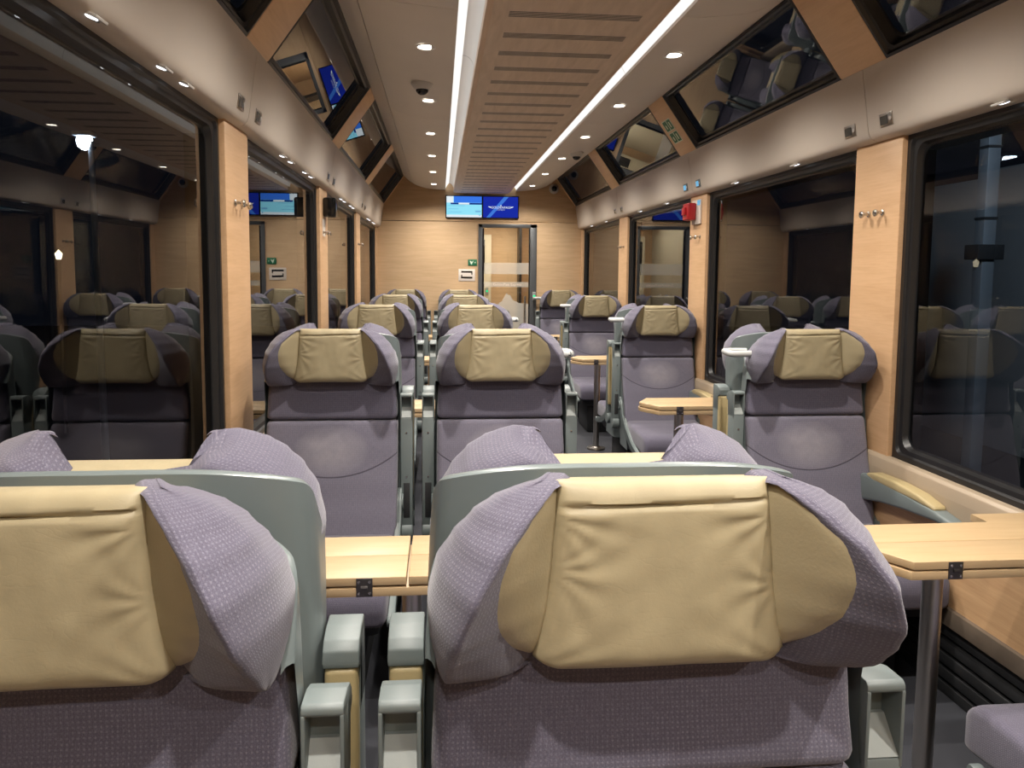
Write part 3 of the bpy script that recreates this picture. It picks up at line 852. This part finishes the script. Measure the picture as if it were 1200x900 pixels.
link('logo_lettering', text_mesh('logo_lettering', 'E X P R E S S', .018, 'scr_white', (.235, -.0342, -.034), RX), so)
bm = bm_new()
for s in (-1, 1): bm.faces.new([bm.verts.new((.235 + s * x, -.0342, z)) for x, z in ((.125, .006), (.165, .010), (.15, -.002), (.125, -.010))])
bm.faces.new([bm.verts.new((.235 + x, -.0342, z)) for x, z in ((-.010, .016), (.010, .016), (0, .032))])
link('logo_wings', finish('logo_wings', bm, 'scr_white', dz=False), so)

# green exit sign and black and white notice beside the door
r = empty('exit_sign', (.419, Y1, 1.545 + DZ)); tag(r, 'small green exit sign on end wall beside the glass door', 'sign')
bm = bm_new(); box(bm, -.057, .057, -.006, 0, -.040, .040, .002); link('plate', finish('plate', bm, 'signgreen', dz=False), r)
bm = bm_new()
def fp(bm, pts, y): bm.faces.new([bm.verts.new((x, y, z)) for x, z in pts])
fp(bm, [(-.035, .022), (-.018, .018), (-.006, .004), (.004, .020), (.012, .022), (.004, -.004), (-.006, -.012), (-.004, -.026), (-.016, -.026), (-.024, -.008)], -.0065)
fp(bm, [(.026, .0), (.040, .012), (.040, -.012)], -.0065)
link('pictogram', finish('pictogram', bm, 'signpale', dz=False), r)
r = empty('notice_sign', (.347, Y1, 1.385 + DZ)); tag(r, 'white square notice with two black bars on end wall below the green sign', 'sign')
bm = bm_new(); box(bm, -.105, .105, -.006, 0, -.077, .077, .002); link('plate', finish('plate', bm, 'signwhite', dz=False), r)
bm = bm_new()
fp(bm, [(-.072, .052), (.072, .052), (.072, .006), (.058, .006), (.058, .030), (-.072, .030)], -.0066)
fp(bm, [(-.072, .004), (-.058, .004), (-.058, -.018), (.072, -.022), (.072, -.044), (-.03, -.044), (-.058, -.040), (-.072, -.040)], -.0066)
link('black_bar', finish('black_bar', bm, 'blackgloss', dz=False), r)

# door buttons
bm = bm_new(); box(bm, -.022, .022, -.014, 0, -.055, .055, .008, 3); PB = finish('plate', bm, 'lit_arm_and_plate', dz=False)
bm = bm_new(); lathe(bm, [(.017, -.013), (.017, -.018), (.012, -.0205), (.001, -.021)], 20, axis='Y'); BB = finish('button', bm, 'green_led', dz=False)
for loc, lab in (((dR - .03, Y1 - .02, 1.12 + DZ), 'green lit door button on the dark door post'), ((.735, 11.54, 1.13 + DZ), 'green lit button seen through the glass door')):
    r = empty('door_button', loc); tag(r, lab, 'button'); link('plate', PB, r); link('button', BB, r)

# downlights
bm = bm_new(); lathe(bm, [(.048, .0), (.048, -.003), (.041, -.004), (.039, .001), (.048, .004)], 24); RING = finish('bezel', bm, 'white', dz=False)
bm = bm_new(); lathe(bm, [(.041, .001), (.041, -.001), (.03, -.0015), (.001, -.002)], 24); LENS = finish('lens', bm, 'lens', dz=False)
SPOT = bpy.data.lights.new('downlight_beam', 'SPOT'); SPOT.energy = 160; SPOT.spot_size = math.radians(150); SPOT.spot_blend = 1.0; SPOT.shadow_soft_size = .03; SPOT.color = (1.0, .93, .84)
DY = [3.53 + 1.08 * k for k in range(-4, 6)]
for s, side in ((-1, 'double seats'), (1, 'single seats')):
    vis = 0
    for y in DY:
        seen = y > 3
        if seen: vis += 1
        nth = ['', 'first', 'second', 'third', 'fourth', 'fifth', 'sixth'][vis]
        r = empty('downlight', (CX + s * .58, y, 2.4585 + DZ))
        tag(r, f'round ceiling downlight over the {side}, {nth} one in view from camera' if seen else f'round ceiling downlight over the {side}, above the camera', 'light', 'round ceiling downlights')
        link('bezel', RING, r); link('lens', LENS, r)
        l = bpy.data.objects.new('downlight_beam', SPOT); COL.objects.link(l); l.parent = r; l.location = (0, 0, -.012)

# surveillance domes
def dome(loc, lab, tilt=0):
    r = empty('security_camera', loc); tag(r, lab, 'security camera', 'small white security cameras')
    bm = bm_new(); lathe(bm, [(.001, .003), (.062, .003), (.062, -.006), (.054, -.018), (.040, -.034), (.036, -.036)], 24); link('housing', finish('housing', bm, 'camwhite', dz=False), r)
    bm = bm_new(); lathe(bm, [(.036, -.030), (.033, -.046), (.022, -.058), (.010, -.063), (.001, -.064)], 20); link('lens_dome', finish('lens_dome', bm, 'blackgloss', dz=False), r)
    return r
dome((-.095, 4.22, 2.463 + DZ), 'white dome camera on the ceiling between downlights over the double seats')
dome((1.19, 6.5, 2.469 + DZ), 'white dome camera on the ceiling over the single seats')
r = dome((1.455, Y1 - .012, 2.487 + DZ), 'white round camera on the wooden end wall under the skylight'); r.rotation_euler = (-PI / 2, 0, 0)
bm = bm_new(); lathe(bm, [(.001, .003), (.03, .003), (.03, -.03), (.02, -.05), (.001, -.052)], 16); tag(link('security_camera', finish('security_camera', bm, 'camwhite', dz=False), None, (1.16, 11.0, 2.22 + DZ)), 'small camera under the ceiling beyond the glass door', 'security camera')

# reading lights in the underside of the cove
bm = bm_new(); box(bm, -.021, .021, -.030, .030, -.003, .004, .002); RB = finish('bezel', bm, 'camwhite', dz=False)
bm = bm_new(); lathe(bm, [(.015, -.002), (.015, -.0045), (.008, -.006), (.001, -.0065)], 16, (0, -.008, 0)); RL = finish('lens', bm, 'readlens', dz=False)
bm = bm_new(); lathe(bm, [(.006, -.002), (.006, -.005), (.001, -.006)], 10, (0, .021, 0)); RBT = finish('switch_button', bm, 'chrome', dz=False)
def reading(s, y, lab, grp):
    r = empty('reading_light', (CX + s * 1.2805, y, 1.9835 + DZ)); r.rotation_euler = (0, s * -.36, 0)
    tag(r, lab, 'light', grp); link('bezel', RB, r); link('lens', RL, r); link('switch_button', RBT, r)
RY = [2.29, 3.68, 4.45, 5.83, 6.61, 8.0, 8.77]
for k, y in enumerate(RY): reading(1, y, f'small reading light under the cove over the single seats, number {k + 1} from camera', 'reading lights over the single seats')
LY = [1.76, 2.17, 2.35, 3.74, 3.94, 4.34, 4.54, 5.90, 6.10, 6.50, 6.70, 8.06, 8.26, 8.66, 8.86]
for k, y in enumerate(LY): reading(-1, y, f'small reading light under the cove over the double seats, number {k + 1} from camera', 'reading lights over the double seats')

# seat number displays on the cove face
def display(s, y, lit, lab):
    ang = math.atan2(.033, .222)
    r = empty('seat_display', (CX + s * 1.2505, y, 2.045 + DZ)); r.rotation_euler = (0, -s * ang, 0 if s < 0 else PI)
    if s > 0: r.rotation_euler = (0, ang, PI)
    else: r.rotation_euler = (0, ang, 0)
    tag(r, lab, 'display', 'seat number displays on the cove')
    bm = bm_new(); box(bm, -.002, .005, -.042, .042, -.026, .026, .002); link('bezel', finish('bezel', bm, 'steel' if not lit else 'arm', dz=False), r)
    bm = bm_new(); box(bm, .004, .0062, -.036, .014, -.018, .016); link('screen', finish('screen', bm, 'cyan' if lit else 'lcd', dz=False), r)
    bm = bm_new(); lathe(bm, [(.008, .004), (.008, .007), (.001, .0072)], 12, (0, .03, 0), 'X'); link('call_button', finish('call_button', bm, 'camwhite', dz=False), r)
for s, sd in ((-1, 'double'), (1, 'single')):
    for i, p in enumerate(PIL[1:]):
        for k, dy in enumerate((-.13, .13)):
            display(s, p + dy, i == 1 and s > 0, f'{"blue lit" if i == 1 and s > 0 else "small grey"} seat display on {sd} side cove, {"before" if k == 0 else "after"} the seam at {ordn[i]} pillar')

# coat hooks
def hook_mesh(s):
    bm = bm_new()
    lathe(bm, [(.013, 0), (.013, .004), (.007, .007), (.006, .022), (.011, .027), (.013, .034), (.009, .040), (.001, .041)], 16, axis='X')
    tube(bm, cat([(.020, 0, 0), (.028, 0, -.012), (.036, 0, -.014), (.042, 0, -.004)], False, 4), .0035, 8)
    me = finish('coat_hook', bm, 'chrome', dz=False)
    if s > 0: me.transform(Matrix.Rotation(PI, 4, 'Z'))
    return me
HK = {-1: hook_mesh(-1), 1: hook_mesh(1)}
for s, sd in ((-1, 'double'), (1, 'single')):
    for i, p in enumerate(PIL[1:]):
        for k, dy in enumerate((-.055, .045)):
            tag(link('coat_hook', HK[s], None, (CX + s * 1.2995, p + dy, 1.685 + DZ)), f'chrome coat hook on {ordn[i]} pillar of {sd} seat side, {"nearer" if k == 0 else "further"} one of its pair', 'hook', 'coat hooks on the pillars')

# emergency alarms on the middle pillars
r = empty('emergency_alarm', (CX + 1.30, 5.16, 1.86 + DZ)); tag(r, 'red emergency brake box on the pillar at the single seats', 'alarm')
bm = bm_new(); box(bm, -.012, 0, -.075, .10, -.085, .085, .003); link('back_plate', finish('back_plate', bm, 'signwhite', dz=False), r)
bm = bm_new(); box(bm, -.075, -.012, .0, .12, -.055, .065, .012, 3); box(bm, -.092, -.07, .03, .09, -.02, .035, .006); link('red_box', finish('red_box', bm, 'red', dz=False), r)
bm = bm_new(); box(bm, -.015, -.011, -.07, -.02, .045, .08); link('blue_label', finish('blue_label', bm, 'cyan', dz=False), r)
r = empty('emergency_alarm', (CX - 1.30, 5.16, 1.85 + DZ)); tag(r, 'black box with red alarm handle on the pillar at the double seats', 'alarm')
bm = bm_new(); box(bm, 0, .085, -.04, .06, -.06, .07, .014, 3); link('black_box', finish('black_box', bm, 'blackgloss', dz=False), r)
bm = bm_new(); box(bm, .005, .075, .06, .12, -.05, .05, .01, 3); link('red_box', finish('red_box', bm, 'red', dz=False), r)
bm = bm_new(); box(bm, 0, .004, -.04, .06, -.065, .05); tag(link('notice_card', finish('notice_card', bm, 'signwhite', dz=False), None, (CX - 1.30, 5.13, 1.725 + DZ)), 'white instruction card on the pillar under the black alarm box', 'sign')

# green emergency hammer signs on the skylight beam
for k, t in enumerate((.33, .55)):
    bm = bm_new()
    def q(dt, dy, n): return sk(1, t + dt, n, PIL[2] + .015 + dy)
    for (a, b, c, d, n, mi) in ((-.10, .10, -.085, .085, -.007, 0), (-.085, .085, -.075, -.008, -.0078, 1), (-.085, .085, .004, .075, -.0078, 1), (-.05, .05, -.05, -.03, -.0084, 0), (-.05, .02, .03, .05, -.0084, 0)):
        f = bm.faces.new([bm.verts.new(q(u, v, n)) for u, v in ((a, c), (b, c), (b, d), (a, d))]); f.material_index = mi
    tag(link('emergency_sign', finish('emergency_sign', bm, ['signpale', 'signgreen']), None), f'green and white emergency sign on the skylight beam, {"lower" if k == 0 else "upper"} of the two', 'sign')

# ------------------------------------------------------------------ outside, in the dark
M['concrete'] = plain('night_concrete', (.42, .44, .46), .9, grain=.6, gscale=30)
M['mast'] = plain('galvanised_mast', (.34, .38, .42), .5, .4)
M['asphalt'] = plain('night_ground', (.03, .03, .032), .9)
bm = bm_new(); box(bm, 2.2, 30, -20, 40, -1.6, -1.5); box(bm, -40, -1.2, -20, 40, -1.6, -1.5); struct('ground_outside', bm, 'asphalt')
for k in range(3):
    y0 = 8.2 + 1.9 * k
    bm = bm_new(); box(bm, 9.3 + .04 * k, 9.6, y0, y0 + 1.84, -1.5, 3.35 - .12 * k, .03)
    tag(link('concrete_slab', finish('concrete_slab', bm, 'concrete'), None), f'grey concrete wall slab outside the window, {ordn[k]} beyond the steel mast', 'wall slab', 'concrete slabs outside')
r = empty('steel_mast', (6.6, 8.55, 0)); tag(r, 'pale steel mast standing outside the window in the dark', 'mast')
bm = bm_new(); box(bm, -.08, .08, -.08, .08, -1.5, 3.35, .01); link('post', finish('post', bm, 'mast'), r)
bm = bm_new(); box(bm, -.17, .17, -.12, .12, 1.62, 1.80, .01); link('junction_box', finish('junction_box', bm, 'asphalt'), r)
bm = bm_new()
for z in (2.1, 2.95): box(bm, -.087, .087, -.087, .087, z, z + .03)
link('collar', finish('collar', bm, 'asphalt'), r)
l = bpy.data.lights.new('yard_light', 'SPOT'); l.energy = 700; l.color = (.7, .85, 1.0); l.spot_size = 1.5; l.spot_blend = .6; l.shadow_soft_size = .2
lo = bpy.data.objects.new('yard_light', l); COL.objects.link(lo); lo.location = (4.2, 4.5, 5.0); lo.rotation_euler = (Vector((8.0, 9.3, 1.5)) - lo.location).to_track_quat('-Z', 'Y').to_euler()

M['lampglow'] = emit('street_lamp_glow', (.75, .85, 1.0), 60)
M['lampwarm'] = emit('warm_lamp_glow', (1.0, .86, .6), 6)
r = empty('street_lamp', (-4.75, 10.6, 0)); tag(r, 'bright white street lamp outside the big window at night', 'lamp')
bm = bm_new(); tube(bm, [(.12, 0, -1.5), (.08, 0, 3.12), (.04, 0, 3.2)], [.05, .035, .03], 10); link('pole', finish('pole', bm, 'mast'), r)
bm = bm_new(); box(bm, -.12, .12, -.1, .1, 3.2, 3.26, .01); link('lamp_head', finish('lamp_head', bm, 'mast'), r)
bm = bm_new(); lathe(bm, [(.001, 3.2), (.085, 3.2), (.10, 3.14), (.085, 3.07), (.04, 3.03), (.001, 3.02)], 16); link('bulb', finish('bulb', bm, 'lampglow'), r)
r = empty('lantern_lamp', (-6.6, 13.6, -.15)); tag(r, 'small warm lantern on a post outside the big window', 'lamp')
bm = bm_new(); tube(bm, [(0, 0, -1.5), (0, 0, 1.72)], .03, 8); link('pole', finish('pole', bm, 'asphalt'), r)
bm = bm_new(); lathe(bm, [(.001, 1.74), (.035, 1.74), (.06, 1.84), (.035, 1.86), (.001, 1.91)], 14); link('lantern', finish('lantern', bm, 'lampwarm'), r)

# ------------------------------------------------------------------ light, world, camera
def area(name, loc, size, energy, col):
    l = bpy.data.lights.new(name, 'AREA'); l.shape = 'RECTANGLE'; l.size, l.size_y = size; l.energy = energy; l.color = col
    o = bpy.data.objects.new(name, l); COL.objects.link(o); o.location = loc; return o
area('vestibule_light', (.95, 10.6, 2.27), (.8, 1.2), 45, (1, .9, .72))

W = bpy.data.worlds.new('night'); SC.world = W; W.use_nodes = True
W.node_tree.nodes['Background'].inputs[0].default_value = (.004, .005, .008, 1)
W.node_tree.nodes['Background'].inputs[1].default_value = 1

cam = bpy.data.cameras.new('camera'); co = bpy.data.objects.new('camera', cam); COL.objects.link(co)
F, PX, PY = 870.0, 590.0, 392.0
cam.sensor_fit = 'HORIZONTAL'; cam.sensor_width = 36; cam.lens = F / 1200 * 36
cam.shift_x = (600 - PX) / 1200; cam.shift_y = (PY - 450) / 1200
cam.clip_start = .02; cam.clip_end = 200
a = Vector(((515 - PX) / F, (318 - PY) / F, 1)).normalized()      # coach axis in camera axes (right, down, forward)
up = Vector((0, -1, 0)); z = (up - a * up.dot(a)).normalized(); x = a.cross(z)
R = Matrix((x, a, z)).transposed()                                # world -> camera axes
right = R.transposed() @ Vector((1, 0, 0)); down = R.transposed() @ Vector((0, 1, 0)); fwd = R.transposed() @ Vector((0, 0, 1))
co.matrix_world = Matrix.Translation((0, 0, 1.43 + DZ)) @ Matrix((right, -down, -fwd)).transposed().to_4x4()
SC.camera = co

SC.view_settings.view_transform = 'Standard'; SC.view_settings.look = 'None'
SC.view_settings.exposure = -0.62; SC.view_settings.gamma = 1.0
SC.cycles.max_bounces = 8; SC.cycles.diffuse_bounces = 4; SC.cycles.glossy_bounces = 4; SC.cycles.transparent_max_bounces = 8
SC.cycles.sample_clamp_indirect = 6; SC.cycles.caustics_reflective = False; SC.cycles.caustics_refractive = False
